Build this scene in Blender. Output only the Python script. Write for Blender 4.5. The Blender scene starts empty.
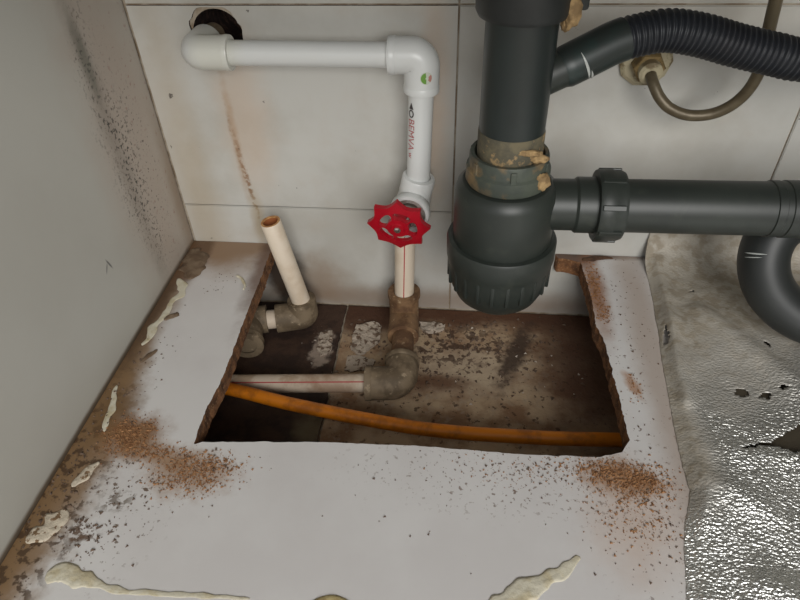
import bpy, bmesh, math, random
import numpy as np
from mathutils import Vector, Matrix, noise
from mathutils.geometry import delaunay_2d_cdt

random.seed(7)
PI = math.pi
S = bpy.context.scene
COL = S.collection

# ---------------------------------------------------------------- camera, light, exposure
cam_d = bpy.data.cameras.new('camera')
cam_d.sensor_width = 36.0
cam_d.lens = 620.44 * 36.0 / 800.0
cam_d.clip_start = 0.01
cam = bpy.data.objects.new('camera', cam_d)
COL.objects.link(cam)
r_ = Vector((0.99476456, 0.09844358, -0.02742878))
u_ = Vector((-0.04388821, 0.65392722, 0.7552834))
f_ = Vector((-0.09228923, 0.75012536, -0.65482413))
cam.matrix_world = Matrix(((r_.x, u_.x, -f_.x, 0.30081), (r_.y, u_.y, -f_.y, -0.55001),
                           (r_.z, u_.z, -f_.z, 0.40381), (0, 0, 0, 1)))
S.camera = cam

W = bpy.data.worlds.new('room_light')
S.world = W
W.use_nodes = True
W.node_tree.nodes['Background'].inputs[0].default_value = (0.95, 0.97, 1.0, 1)
W.node_tree.nodes['Background'].inputs[1].default_value = 0.56

def area(name, loc, target, sx, sy, power, col):
    l = bpy.data.lights.new(name, 'AREA')
    l.shape = 'RECTANGLE'; l.size = sx; l.size_y = sy; l.energy = power; l.color = col
    o = bpy.data.objects.new(name, l); COL.objects.link(o)
    o.location = loc
    o.rotation_euler = (Vector(target) - Vector(loc)).to_track_quat('-Z', 'Y').to_euler()
    return o
area('room_window', (0.75, -2.0, 1.05), (0.35, -0.05, 0.1), 1.0, 1.0, 32, (1.0, 0.98, 0.95))

vs = S.view_settings
vs.view_transform = 'Standard'; vs.look = 'None'; vs.gamma = 1.0; vs.use_curve_mapping = False
vs.exposure = 0.0

# ---------------------------------------------------------------- materials
def C(r, g, b):
    def l(v):
        v /= 255.0
        return v / 12.92 if v <= 0.04045 else ((v + 0.055) / 1.055) ** 2.4
    return (l(r), l(g), l(b), 1.0)

def mat(name, base, rough=0.5, metal=0.0, vary=None, stains=(), bump=None, bump2=None, spec=0.5, coat=0.0):
    """base colour, optional broad variation (scale, colour, amount, low, high), stains with a shape of their own:
    dict(c=centre, r=radii, rot, col, a=amount, edge, wob, wobs, spk=(scale, low, high))"""
    m = bpy.data.materials.new(name); m.use_nodes = True
    nt = m.node_tree; N = nt.nodes; L = nt.links
    b = N['Principled BSDF']
    b.inputs['Roughness'].default_value = rough
    b.inputs['Metallic'].default_value = metal
    b.inputs['Specular IOR Level'].default_value = spec
    b.inputs['Coat Weight'].default_value = coat
    geo = N.new('ShaderNodeNewGeometry')
    pos = geo.outputs['Position']
    def noi(scale, detail=4, rgh=0.6, vec=None):
        n = N.new('ShaderNodeTexNoise'); n.inputs['Scale'].default_value = scale
        n.inputs['Detail'].default_value = detail; n.inputs['Roughness'].default_value = rgh
        L.new(vec or pos, n.inputs['Vector']); return n
    def rng(sock, a, c, o0=0.0, o1=1.0):
        r = N.new('ShaderNodeMapRange'); r.interpolation_type = 'SMOOTHSTEP'
        r.inputs[1].default_value = a; r.inputs[2].default_value = c
        r.inputs[3].default_value = o0; r.inputs[4].default_value = o1
        L.new(sock, r.inputs[0]); return r.outputs[0]
    def mul(a, c):
        q = N.new('ShaderNodeMath'); q.operation = 'MULTIPLY'
        L.new(a, q.inputs[0])
        if isinstance(c, (int, float)): q.inputs[1].default_value = c
        else: L.new(c, q.inputs[1])
        return q.outputs[0]
    col = None
    def mix(fac, colour):
        nonlocal col
        x = N.new('ShaderNodeMix'); x.data_type = 'RGBA'
        L.new(fac, x.inputs[0])
        if col is None: x.inputs[6].default_value = base
        else: L.new(col, x.inputs[6])
        x.inputs[7].default_value = colour
        col = x.outputs[2]
    for v in (vary or ()):
        n = noi(v[0], 5)
        mix(mul(rng(n.outputs['Fac'], v[3], v[4]), v[2]), v[1])
    for s in stains:
        wob = s.get('wob', 0.4)
        mp = N.new('ShaderNodeMapping'); mp.vector_type = 'TEXTURE'
        mp.inputs['Location'].default_value = s['c']
        mp.inputs['Rotation'].default_value = s.get('rot', (0, 0, 0))
        mp.inputs['Scale'].default_value = s['r']
        L.new(pos, mp.inputs['Vector'])
        n = noi(s.get('wobs', 60), 5)
        sub = N.new('ShaderNodeVectorMath'); sub.operation = 'SUBTRACT'
        L.new(n.outputs['Color'], sub.inputs[0]); sub.inputs[1].default_value = (0.5, 0.5, 0.5)
        sc = N.new('ShaderNodeVectorMath'); sc.operation = 'SCALE'
        L.new(sub.outputs[0], sc.inputs[0]); sc.inputs['Scale'].default_value = wob * 4
        ad = N.new('ShaderNodeVectorMath'); ad.operation = 'ADD'
        L.new(mp.outputs[0], ad.inputs[0]); L.new(sc.outputs[0], ad.inputs[1])
        ln = N.new('ShaderNodeVectorMath'); ln.operation = 'LENGTH'
        L.new(ad.outputs[0], ln.inputs[0])
        e = s.get('edge', 0.4)
        k = rng(ln.outputs['Value'], 1 - e, 1 + e, 1.0, 0.0)
        if 'spk' in s:
            sp = s['spk']
            k = mul(k, rng(noi(sp[0], 3).outputs['Fac'], sp[1], sp[2]))
        mix(mul(k, s.get('a', 1.0)), s['col'])
    if col is None: b.inputs['Base Color'].default_value = base
    else: L.new(col, b.inputs['Base Color'])
    h = None
    for bp in (bump, bump2):
        if bp:
            bn = N.new('ShaderNodeBump'); bn.inputs['Strength'].default_value = bp[1]
            bn.inputs['Distance'].default_value = bp[2]
            L.new(noi(bp[0], 4).outputs['Fac'], bn.inputs['Height'])
            if h: L.new(h, bn.inputs['Normal'])
            h = bn.outputs[0]
    if h: L.new(h, b.inputs['Normal'])
    return m

BROWN = C(112, 78, 48); DBROWN = C(72, 50, 34); RUST = C(140, 88, 50); BLACK = C(30, 28, 25)

M = {}
M['tile'] = mat('glazed_wall_tile', C(194, 193, 187), 0.28, vary=[(9, C(176, 173, 164), 0.7, 0.4, 0.65), (22, C(182, 168, 152), 0.18, 0.52, 0.7)], stains=[
    dict(c=(0.0745, 0, 0.125), r=(0.0035, 0.05, 0.055), col=C(150, 112, 70), a=0.55, edge=0.8, wob=0.45, wobs=110),
    dict(c=(0.077, 0, 0.09), r=(0.0025, 0.05, 0.05), rot=(0, -0.09, 0), col=C(116, 78, 42), a=0.9, edge=0.6, wob=0.5, wobs=150, spk=(160, 0.42, 0.55)),
    dict(c=(0.088, 0, 0.15), r=(0.022, 0.05, 0.075), col=C(196, 170, 145), a=0.45, edge=0.8, wob=0.3, wobs=30),
    dict(c=(0.272, 0, 0.16), r=(0.012, 0.05, 0.09), col=C(200, 172, 146), a=0.5, edge=0.8, wob=0.3, wobs=30),
    dict(c=(0.26, 0, -0.075), r=(0.3, 0.05, 0.016), col=C(120, 92, 66), a=0.6, edge=0.8, wob=0.2, wobs=40),
    dict(c=(0.14, 0, -0.05), r=(0.03, 0.05, 0.03), col=C(140, 112, 84), a=0.6, edge=0.8, wob=0.3, wobs=40),
    dict(c=(0.098, 0, -0.045), r=(0.022, 0.05, 0.035), col=C(58, 44, 34), a=0.95, edge=0.5, wob=0.3, wobs=40),
    dict(c=(0.02, 0, 0.02), r=(0.02, 0.05, 0.2), col=C(165, 145, 112), a=0.45, edge=0.9, wob=0.3, wobs=30),
    dict(c=(0.081, 0, 0.03), r=(0.006, 0.05, 0.03), col=C(165, 145, 112), a=0.6, edge=0.9, wob=0.3, wobs=30),
    dict(c=(0.4, 0, 0.14), r=(0.5, 0.05, 0.2), col=C(70, 62, 58), a=0.8, edge=0.2, wob=0.1, spk=(75, 0.705, 0.73)),
])
M['grout'] = mat('stained_grout', C(176, 164, 146), 0.9, vary=[(40, C(128, 108, 84), 0.8, 0.4, 0.6)], bump=(300, 0.3, 0.001))
M['hole'] = mat('broken_brick', C(52, 36, 30), 0.95, vary=[(120, C(96, 70, 58), 0.7, 0.5, 0.65)], bump=(160, 0.8, 0.004))
M['panel'] = mat('left_cabinet_laminate', C(192, 191, 183), 0.42, vary=[(5, C(182, 180, 171), 0.5, 0.4, 0.7)], stains=[
    dict(c=(0, -0.05, 0.15), r=(0.05, 0.055, 0.22), col=C(178, 156, 140), a=0.55, edge=0.7, wob=0.25, wobs=25),
    dict(c=(0, -0.082, 0.15), r=(0.05, 0.010, 0.12), rot=(0.02, 0, 0), col=C(126, 116, 106), a=0.45, edge=0.9, wob=0.5, wobs=40),
    dict(c=(0, -0.076, 0.148), r=(0.05, 0.018, 0.10), rot=(0.02, 0, 0), col=C(46, 43, 40), a=0.95, edge=0.8, wob=0.75, wobs=22, spk=(260, 0.55, 0.61)),
    dict(c=(0, -0.062, 0.12), r=(0.05, 0.035, 0.1), col=C(66, 58, 52), a=0.85, edge=0.5, wob=0.2, spk=(300, 0.62, 0.66)),
    dict(c=(0, -0.03, 0.16), r=(0.05, 0.03, 0.2), col=C(150, 100, 90), a=0.5, edge=0.5, wob=0.2, spk=(160, 0.6, 0.7)),
    dict(c=(0, -0.083, 0.235), r=(0.05, 0.006, 0.03), col=C(90, 92, 80), a=0.6, edge=0.7, wob=0.3, wobs=60),
    dict(c=(0, -0.152, 0.083), r=(0.05, 0.0009, 0.006), rot=(0.35, 0, 0), col=C(70, 72, 74), a=0.8, edge=0.5, wob=0.2, wobs=150),
    dict(c=(0, -0.157, 0.082), r=(0.05, 0.0008, 0.0045), rot=(-0.7, 0, 0), col=C(70, 72, 74), a=0.7, edge=0.5, wob=0.2, wobs=150),
    dict(c=(0, -0.3, 0.0), r=(0.05, 0.4, 0.004), col=C(92, 74, 54), a=0.9, edge=0.6, wob=0.1, wobs=80),
    dict(c=(0, -0.005, 0.05), r=(0.05, 0.012, 0.09), col=C(140, 112, 84), a=0.6, edge=0.8, wob=0.2, wobs=40),
])
M['board'] = mat('white_laminate_board', C(214, 212, 210), 0.5, vary=[(7, C(202, 198, 196), 0.6, 0.4, 0.65)], stains=[
    dict(c=(0.0, -0.22, 0), r=(0.021, 0.30, 0.05), col=C(128, 100, 68), a=0.9, edge=0.45, wob=0.28, wobs=28),
    dict(c=(0.0, -0.25, 0), r=(0.012, 0.30, 0.05), col=C(78, 56, 36), a=0.85, edge=0.5, wob=0.3, wobs=60),
    dict(c=(0.004, -0.31, 0), r=(0.034, 0.12, 0.05), col=C(132, 104, 72), a=0.9, edge=0.4, wob=0.35, wobs=45),
    dict(c=(0.008, -0.33, 0), r=(0.03, 0.11, 0.05), col=C(74, 54, 36), a=0.9, edge=0.4, wob=0.4, spk=(110, 0.5, 0.58)),
    dict(c=(0.022, -0.25, 0), r=(0.016, 0.03, 0.05), col=C(112, 84, 52), a=0.8, edge=0.6, wob=0.35, wobs=60),
    dict(c=(0.045, -0.008, 0), r=(0.06, 0.042, 0.05), col=C(138, 106, 72), a=0.9, edge=0.6, wob=0.25, wobs=30),
    dict(c=(0.01, -0.03, 0), r=(0.018, 0.05, 0.05), col=C(100, 74, 52), a=0.9, edge=0.3, wob=0.2, wobs=40),
    dict(c=(0.094, -0.03, 0), r=(0.012, 0.085, 0.05), col=C(96, 64, 42), a=0.8, edge=0.6, wob=0.25, wobs=50),
    dict(c=(0.045, -0.268, 0), r=(0.022, 0.02, 0.05), col=C(132, 94, 56), a=0.95, edge=0.6, wob=0.4, wobs=60),
    dict(c=(0.075, -0.285, 0), r=(0.04, 0.01, 0.05), rot=(0, 0, -0.2), col=C(150, 112, 74), a=0.75, edge=0.8, wob=0.5, wobs=80),
    dict(c=(0.105, -0.298, 0), r=(0.028, 0.016, 0.05), col=C(150, 112, 74), a=0.7, edge=0.8, wob=0.5, wobs=90),
    dict(c=(0.058, -0.326, 0), r=(0.012, 0.008, 0.05), col=C(120, 110, 100), a=0.85, edge=0.5, wob=0.4, wobs=130, spk=(170, 0.46, 0.54)),
    dict(c=(0.045, -0.352, 0), r=(0.011, 0.007, 0.05), col=C(92, 66, 44), a=0.9, edge=0.4, wob=0.5, wobs=130, spk=(170, 0.44, 0.52)),
    dict(c=(0.06, -0.33, 0), r=(0.035, 0.05, 0.05), col=C(96, 74, 54), a=0.9, edge=0.5, wob=0.4, spk=(190, 0.6, 0.64)),
    dict(c=(0.428, -0.276, 0), r=(0.027, 0.014, 0.05), rot=(0, 0, -0.15), col=C(150, 106, 64), a=0.9, edge=0.6, wob=0.45, wobs=80),
    dict(c=(0.432, -0.31, 0), r=(0.03, 0.04, 0.05), col=C(190, 160, 138), a=0.5, edge=0.8, wob=0.3, wobs=40),
    dict(c=(0.37, -0.28, 0), r=(0.12, 0.03, 0.05), col=C(110, 88, 72), a=0.8, edge=0.6, wob=0.3, spk=(260, 0.6, 0.64)),
    dict(c=(0.418, -0.004, 0), r=(0.022, 0.022, 0.05), col=C(92, 60, 38), a=0.95, edge=0.4, wob=0.3, wobs=60),
    dict(c=(0.455, 0.0, 0), r=(0.04, 0.007, 0.05), col=C(70, 50, 40), a=0.9, edge=0.5, wob=0.2, wobs=60),
    dict(c=(0.437, -0.06, 0), r=(0.010, 0.06, 0.05), col=C(140, 92, 56), a=0.85, edge=0.7, wob=0.3, wobs=60),
    dict(c=(0.452, -0.185, 0), r=(0.005, 0.014, 0.05), rot=(0, 0, 0.3), col=C(170, 126, 92), a=0.8, edge=0.5, wob=0.4, wobs=70),
    dict(c=(0.45, -0.12, 0), r=(0.05, 0.3, 0.05), col=C(100, 80, 70), a=0.8, edge=0.4, wob=0.2, spk=(210, 0.635, 0.67)),
    dict(c=(0.476, -0.17, 0), r=(0.016, 0.25, 0.05), col=C(168, 150, 136), a=0.7, edge=0.7, wob=0.2, wobs=40),
    dict(c=(0.74, -0.3, 0), r=(0.235, 0.6, 0.05), col=C(62, 53, 36), a=0.97, edge=0.08, wob=0.04, wobs=30),
    dict(c=(0.25, -0.4, 0), r=(0.3, 0.2, 0.05), col=C(120, 105, 95), a=0.6, edge=0.2, wob=0.1, spk=(85, 0.72, 0.74)),
], bump=(500, 0.06, 0.0005))
M['raw_edge'] = mat('raw_chipboard_edge', C(134, 92, 58), 0.95, vary=[(90, C(82, 54, 34), 0.9, 0.4, 0.62), (420, C(186, 150, 112), 0.6, 0.56, 0.68)], bump=(700, 0.8, 0.002))
M['slab_right'] = mat('dirty_cement_floor', C(184, 160, 130), 0.8, vary=[(22, C(122, 88, 60), 0.85, 0.4, 0.62), (120, C(164, 150, 132), 0.45, 0.5, 0.7)], stains=[
    dict(c=(0.315, -0.095, -0.088), r=(0.055, 0.032, 0.05), col=C(186, 168, 144), a=0.75, edge=0.6, wob=0.35, wobs=45),
    dict(c=(0.3, 0.0, -0.088), r=(0.4, 0.03, 0.05), col=C(82, 50, 30), a=0.95, edge=0.6, wob=0.3, wobs=30),
    dict(c=(0.46, -0.06, -0.088), r=(0.07, 0.14, 0.05), col=C(84, 56, 40), a=0.9, edge=0.5, wob=0.25, wobs=20),  # dirt at the right end, darkened with painted shade of the board
    dict(c=(0.285, -0.115, -0.088), r=(0.03, 0.01, 0.05), col=C(96, 62, 38), a=0.85, edge=0.6, wob=0.4, wobs=60),
    dict(c=(0.30, -0.06, -0.088), r=(0.06, 0.03, 0.05), col=C(72, 50, 36), a=0.9, edge=0.5, wob=0.4, spk=(90, 0.5, 0.56)),
    dict(c=(0.365, -0.07, -0.088), r=(0.012, 0.045, 0.05), rot=(0, 0, -0.35), col=C(58, 42, 32), a=0.9, edge=0.5, wob=0.5, wobs=90),
    dict(c=(0.3, -0.1, -0.088), r=(0.2, 0.12, 0.05), col=C(70, 48, 34), a=0.8, edge=0.4, wob=0.3, spk=(150, 0.6, 0.66)),
    dict(c=(0.19, -0.02, -0.088), r=(0.05, 0.03, 0.05), col=C(78, 50, 34), a=0.9, edge=0.5, wob=0.3, wobs=40),
], bump=(180, 0.5, 0.002), bump2=(40, 0.4, 0.004))
M['slab_left'] = mat('shaded_brown_floor', C(70, 50, 38), 0.75, vary=[(40, C(42, 28, 22), 0.8, 0.4, 0.6)], stains=[  # dark brown dirt, with the left panel's shade put into the colour
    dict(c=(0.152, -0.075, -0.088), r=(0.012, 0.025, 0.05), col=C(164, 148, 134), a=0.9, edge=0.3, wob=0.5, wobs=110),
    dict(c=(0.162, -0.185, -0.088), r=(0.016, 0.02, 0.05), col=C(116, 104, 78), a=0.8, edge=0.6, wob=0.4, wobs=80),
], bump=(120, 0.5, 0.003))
M['mortar'] = mat('flaking_white_mortar', C(186, 172, 156), 0.9, vary=[(150, C(96, 74, 56), 0.9, 0.52, 0.6)], bump=(260, 0.8, 0.003))
M['ppr'] = mat('white_plastic_pipe', C(214, 216, 214), 0.32, stains=[
    dict(c=(0.09, -0.035, 0.225), r=(0.02, 0.05, 0.05), col=C(206, 204, 186), a=0.5, edge=0.6, wob=0.3, wobs=40)])
M['ppr_old'] = mat('yellowed_plastic_pipe', C(222, 208, 188), 0.4, vary=[(30, C(196, 172, 142), 0.5, 0.45, 0.7)])
M['ppr_floor'] = mat('dusty_plastic_pipe', C(206, 190, 170), 0.6, vary=[(45, C(160, 134, 106), 0.7, 0.45, 0.65), (12, C(140, 104, 76), 0.6, 0.5, 0.62)])
M['ppr_dirty'] = mat('muddy_plastic_fitting', C(126, 110, 88), 0.7, vary=[(50, C(84, 70, 52), 0.8, 0.42, 0.62), (140, C(186, 168, 140), 0.5, 0.58, 0.7)], bump=(200, 0.4, 0.0015))
M['ppr_brown'] = mat('brown_muddy_fitting', C(132, 102, 72), 0.7, vary=[(60, C(84, 58, 38), 0.85, 0.4, 0.62), (160, C(190, 166, 132), 0.6, 0.6, 0.7)], bump=(200, 0.4, 0.0015))
M['cut_end'] = mat('rusty_pipe_end', C(196, 150, 96), 0.7, vary=[(200, C(150, 96, 54), 0.7, 0.4, 0.6)])
M['inside'] = mat('brown_pipe_inside', C(150, 88, 46), 0.8)
M['red'] = mat('red_painted_metal', C(172, 10, 32), 0.38, vary=[(60, C(150, 6, 26), 0.5, 0.4, 0.6)], spec=0.5)
M['red_ink'] = mat('red_print', C(172, 92, 92), 0.6)
M['red_line'] = mat('red_line_print', C(176, 62, 62), 0.6)
M['black_ink'] = mat('black_print', C(70, 66, 66), 0.6)
M['steel'] = mat('worn_steel', C(190, 186, 180), 0.3, 0.9, vary=[(90, C(120, 100, 84), 0.5, 0.5, 0.65)])
M['green'] = mat('green_sticker', C(104, 150, 60), 0.5)
M['pinkish'] = mat('faded_red_sticker', C(184, 130, 120), 0.5)
M['white_print'] = mat('white_sticker', C(200, 205, 190), 0.5)
M['drain'] = mat('dark_green_plastic', C(44, 49, 45), 0.42, vary=[(14, C(34, 38, 36), 0.7, 0.4, 0.65), (60, C(66, 70, 62), 0.3, 0.55, 0.7)], bump=(300, 0.05, 0.0005))
M['drain_tail'] = mat('dark_teal_plastic', C(36, 43, 42), 0.36, vary=[(14, C(28, 32, 32), 0.7, 0.4, 0.65)])
M['drain_dark'] = mat('black_green_plastic', C(36, 39, 38), 0.45, vary=[(20, C(30, 33, 34), 0.6, 0.4, 0.65)])
M['hose_black'] = mat('black_ribbed_plastic', C(38, 41, 46), 0.42, vary=[(25, C(36, 37, 40), 0.6, 0.4, 0.65)])
M['cuff'] = mat('dark_teal_rubber', C(36, 50, 48), 0.4, vary=[(30, C(40, 42, 40), 0.7, 0.4, 0.6)])
M['slip_nut'] = mat('dirty_green_nut', C(74, 80, 70), 0.55, vary=[(45, C(134, 110, 74), 0.85, 0.5, 0.6), (30, C(56, 62, 58), 0.7, 0.4, 0.6)], bump=(150, 0.3, 0.001))
M['putty'] = mat('dried_putty', C(168, 140, 98), 0.85, vary=[(120, C(112, 90, 60), 0.8, 0.4, 0.62)], bump=(300, 0.6, 0.001))
M['grey_dust'] = mat('muddy_pipe_band', C(104, 96, 74), 0.75, vary=[(60, C(70, 68, 58), 0.8, 0.4, 0.6), (120, C(168, 140, 98), 0.7, 0.56, 0.66)], bump=(200, 0.3, 0.001))
M['glint_tape'] = mat('painted_tape_glint', C(176, 180, 176), 0.15)  # pale colour for highlights painted onto the taped hoses
M['supply_hose'] = mat('olive_grey_hose', C(108, 98, 78), 0.4, 0.3, vary=[(50, C(84, 72, 54), 0.6, 0.4, 0.6)], bump=(900, 0.25, 0.0006))
M['brass'] = mat('dull_dirty_brass', C(150, 128, 86), 0.5, 0.4, vary=[(80, C(92, 74, 46), 0.8, 0.45, 0.6)], bump=(150, 0.3, 0.001))
M['flange'] = mat('stained_cream_flange', C(186, 176, 146), 0.5, vary=[(70, C(110, 92, 60), 0.85, 0.48, 0.6)], bump=(120, 0.3, 0.001))
M['orange'] = mat('orange_plastic_tube', C(222, 130, 22), 0.45, vary=[(45, C(150, 84, 24), 0.7, 0.45, 0.65)])
M['sealant'] = mat('dried_cream_sealant', C(208, 202, 182), 0.6, vary=[(70, C(186, 172, 136), 0.7, 0.45, 0.62)], bump=(250, 0.5, 0.0015))
M['sealant_pit'] = mat('pitted_sealant', C(200, 188, 168), 0.7, vary=[(210, C(120, 92, 62), 0.95, 0.55, 0.6)], bump=(300, 0.7, 0.002))
M['sealant_yellow'] = mat('yellowed_sealant', C(198, 182, 132), 0.6, vary=[(90, C(150, 126, 78), 0.7, 0.45, 0.62)], bump=(250, 0.5, 0.0015))
M['chip'] = mat('brown_laminate_chip', C(122, 104, 84), 0.7, vary=[(80, C(92, 72, 54), 0.8, 0.4, 0.6)])
M['rot'] = mat('rotten_brown_board', C(86, 60, 40), 0.9, vary=[(80, C(56, 38, 26), 0.8, 0.4, 0.6)])
M['sawdust'] = mat('brown_sawdust', C(158, 116, 78), 0.95, vary=[(260, C(118, 80, 50), 0.9, 0.4, 0.6), (500, C(190, 154, 114), 0.6, 0.58, 0.66)])
M['crumb'] = mat('dark_crumbs', C(92, 76, 64), 0.9, vary=[(300, C(110, 90, 74), 0.8, 0.45, 0.6)])
M['pale_crumb'] = mat('pale_crumbs', C(190, 178, 164), 0.9)
M['cabinet'] = mat('cabinet_underside', C(120, 116, 108), 0.7)

def foil_material():
    m = bpy.data.materials.new('embossed_foil'); m.use_nodes = True
    nt = m.node_tree; N = nt.nodes; L = nt.links
    b = N['Principled BSDF']
    geo = N.new('ShaderNodeNewGeometry'); pos = geo.outputs['Position']
    def noi(scale, det, vec=None):
        n = N.new('ShaderNodeTexNoise'); n.inputs['Scale'].default_value = scale; n.inputs['Detail'].default_value = det
        L.new(vec or pos, n.inputs['Vector']); return n.outputs['Fac']
    def rng(s, a, c, o0=0., o1=1.):
        r = N.new('ShaderNodeMapRange'); r.interpolation_type = 'SMOOTHSTEP'
        for i, v in enumerate((a, c, o0, o1)): r.inputs[i + 1].default_value = v
        L.new(s, r.inputs[0]); return r.outputs[0]
    def math_(op, a, c):
        q = N.new('ShaderNodeMath'); q.operation = op
        for i, v in enumerate((a, c)):
            if isinstance(v, (int, float)): q.inputs[i].default_value = v
            else: L.new(v, q.inputs[i])
        return q.outputs[0]
    # dust settled towards the wall, in patches
    sep = N.new('ShaderNodeSeparateXYZ'); L.new(pos, sep.inputs[0])
    yy = math_('ADD', sep.outputs['Y'], math_('MULTIPLY', math_('SUBTRACT', noi(14, 4), 0.5), 0.16))
    yy = math_('ADD', yy, math_('MULTIPLY', math_('SUBTRACT', sep.outputs['X'], 0.52), -0.45))
    dust = math_('MAXIMUM', rng(yy, -0.265, -0.11), math_('MULTIPLY', rng(sep.outputs['X'], 0.512, 0.482), rng(yy, -0.30, -0.25)))
    fine = rng(noi(120, 5), 0.42, 0.6)
    dust2 = math_('MULTIPLY', dust, math_('ADD', math_('MULTIPLY', fine, 0.16), 0.80))
    colr = N.new('ShaderNodeMix'); colr.data_type = 'RGBA'
    L.new(dust2, colr.inputs[0]); colr.inputs[6].default_value = C(236, 236, 232)
    dc = N.new('ShaderNodeMix'); dc.data_type = 'RGBA'
    L.new(rng(noi(30, 4), 0.4, 0.65), dc.inputs[0])
    dc.inputs[6].default_value = C(160, 150, 133); dc.inputs[7].default_value = C(142, 131, 113)
    L.new(dc.outputs[2], colr.inputs[7])
    L.new(colr.outputs[2], b.inputs['Base Color'])
    L.new(rng(dust2, 0, 1, 1.0, 0.12), b.inputs['Metallic'])
    L.new(rng(dust2, 0, 1, 0.40, 0.65), b.inputs['Roughness'])
    bn = N.new('ShaderNodeBump'); bn.inputs['Distance'].default_value = 0.0030
    L.new(rng(dust, 0, 1, 1.0, 0.25), bn.inputs['Strength'])
    mp = N.new('ShaderNodeMapping'); mp.inputs['Scale'].default_value = (0.75, 1.15, 1); mp.inputs['Rotation'].default_value = (0, 0, 0.35)
    L.new(pos, mp.inputs['Vector'])
    L.new(noi(470, 1.0, mp.outputs[0]), bn.inputs['Height'])
    L.new(bn.outputs[0], b.inputs['Normal'])
    return m
M['foil'] = foil_material()

# ---------------------------------------------------------------- helpers
def obj(name, me, m, parent=None, smooth=False, auto=None):
    if isinstance(me, bmesh.types.BMesh):
        bm = me; me = bpy.data.meshes.new(name)
        bmesh.ops.recalc_face_normals(bm, faces=bm.faces)
        bm.to_mesh(me); bm.free()
    if m is not None and not me.materials:
        for k in (m if isinstance(m, (list, tuple)) else [m]): me.materials.append(M[k])
    o = bpy.data.objects.new(name, me); COL.objects.link(o)
    if smooth:
        for p in me.polygons: p.use_smooth = True
        if auto: me.set_sharp_from_angle(angle=math.radians(auto))
    if parent is not None:
        o.parent = parent
        root = parent
        off = Vector(parent.location)
        while root.parent: root = root.parent; off += Vector(root.location)
        me.transform(Matrix.Translation(-off)) if not me.get('shifted') else None
        me['shifted'] = 1
    return o

def thing(name, label, cat, loc=(0, 0, 0), group=None):
    o = bpy.data.objects.new(name, None); COL.objects.link(o); o.location = loc
    o.empty_display_size = 0.02
    o['label'] = label; o['category'] = cat
    if group: o['group'] = group
    return o

def tag(o, label, cat, group=None, kind=None):
    o['label'] = label; o['category'] = cat
    if group: o['group'] = group
    if kind: o['kind'] = kind
    return o

def struct(o):
    o['kind'] = 'structure'; return o

def catmull(pts, n=8):
    P = [Vector(p) for p in pts]
    P = [P[0] * 2 - P[1]] + P + [P[-1] * 2 - P[-2]]
    out = []
    for i in range(1, len(P) - 2):
        for k in range(n):
            t = k / n
            a, b, c, d = P[i - 1], P[i], P[i + 1], P[i + 2]
            out.append(0.5 * ((2 * b) + (c - a) * t + (2 * a - 5 * b + 4 * c - d) * t * t + (3 * b - a - 3 * c + d) * t ** 3))
    out.append(P[-2]); return out

def resample(path, step):
    out = [path[0]]; acc = 0
    for a, b in zip(path, path[1:]):
        L = (b - a).length
        if L < 1e-9: continue
        d = step - acc
        while d <= L:
            out.append(a + (b - a) * (d / L)); d += step
        acc = L - (d - step)
    if (out[-1] - path[-1]).length > step * 0.3: out.append(path[-1])
    return out

def tube(path, rad, seg=24, bm=None, caps=True, inner=None, wob=0.0):
    """tube along a path; rad is a number, a list, or f(i, arc_length)"""
    bm = bm or bmesh.new()
    P = [Vector(p) for p in path]; n = len(P)
    T = [((P[min(i + 1, n - 1)] - P[max(i - 1, 0)])).normalized() for i in range(n)]
    up = Vector((0, 0, 1)) if abs(T[0].z) < 0.9 else Vector((0, 1, 0))
    nrm = (up - T[0] * up.dot(T[0])).normalized()
    rings = []; s = 0
    for i in range(n):
        if i:
            s += (P[i] - P[i - 1]).length
            nrm = (nrm - T[i] * nrm.dot(T[i])).normalized()
        bi = T[i].cross(nrm)
        r = rad(i, s) if callable(rad) else (rad[i] if isinstance(rad, (list, tuple)) else rad)
        ring = []
        for k in range(seg):
            a = 2 * PI * k / seg
            d = nrm * math.cos(a) + bi * math.sin(a)
            rr = r
            if wob: rr *= 1 + wob * noise.noise((P[i] + d * r) * 60)
            ring.append(bm.verts.new(P[i] + d * rr))
        rings.append(ring)
    for A, B in zip(rings, rings[1:]):
        for k in range(seg):
            bm.faces.new((A[k], A[(k + 1) % seg], B[(k + 1) % seg], B[k]))
    if caps:
        bm.faces.new(rings[0][::-1]); bm.faces.new(rings[-1])
    return bm

def lathe(profile, origin, axis=(0, 0, 1), seg=48, bm=None, mod=None, close=False):
    """profile = [(radius, height along axis)]; mod(theta, i) scales the radius"""
    bm = bm or bmesh.new()
    q = Vector((0, 0, 1)).rotation_difference(Vector(axis).normalized())
    o = Vector(origin); rings = []
    for i, (r, h) in enumerate(profile):
        if r < 1e-6:
            rings.append([bm.verts.new(o + q @ Vector((0, 0, h)))]); continue
        ring = []
        for k in range(seg):
            a = 2 * PI * k / seg
            rr = r * (mod(a, i) if mod else 1)
            ring.append(bm.verts.new(o + q @ Vector((rr * math.cos(a), rr * math.sin(a), h))))
        rings.append(ring)
    pairs = list(zip(rings, rings[1:]))
    if close: pairs.append((rings[-1], rings[0]))
    for A, B in pairs:
        for k in range(seg):
            k2 = (k + 1) % seg
            if len(A) == 1 and len(B) == 1: continue
            if len(A) == 1: bm.faces.new((A[0], B[k2], B[k]))
            elif len(B) == 1: bm.faces.new((A[k], A[k2], B[0]))
            else: bm.faces.new((A[k], A[k2], B[k2], B[k]))
    return bm

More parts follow.
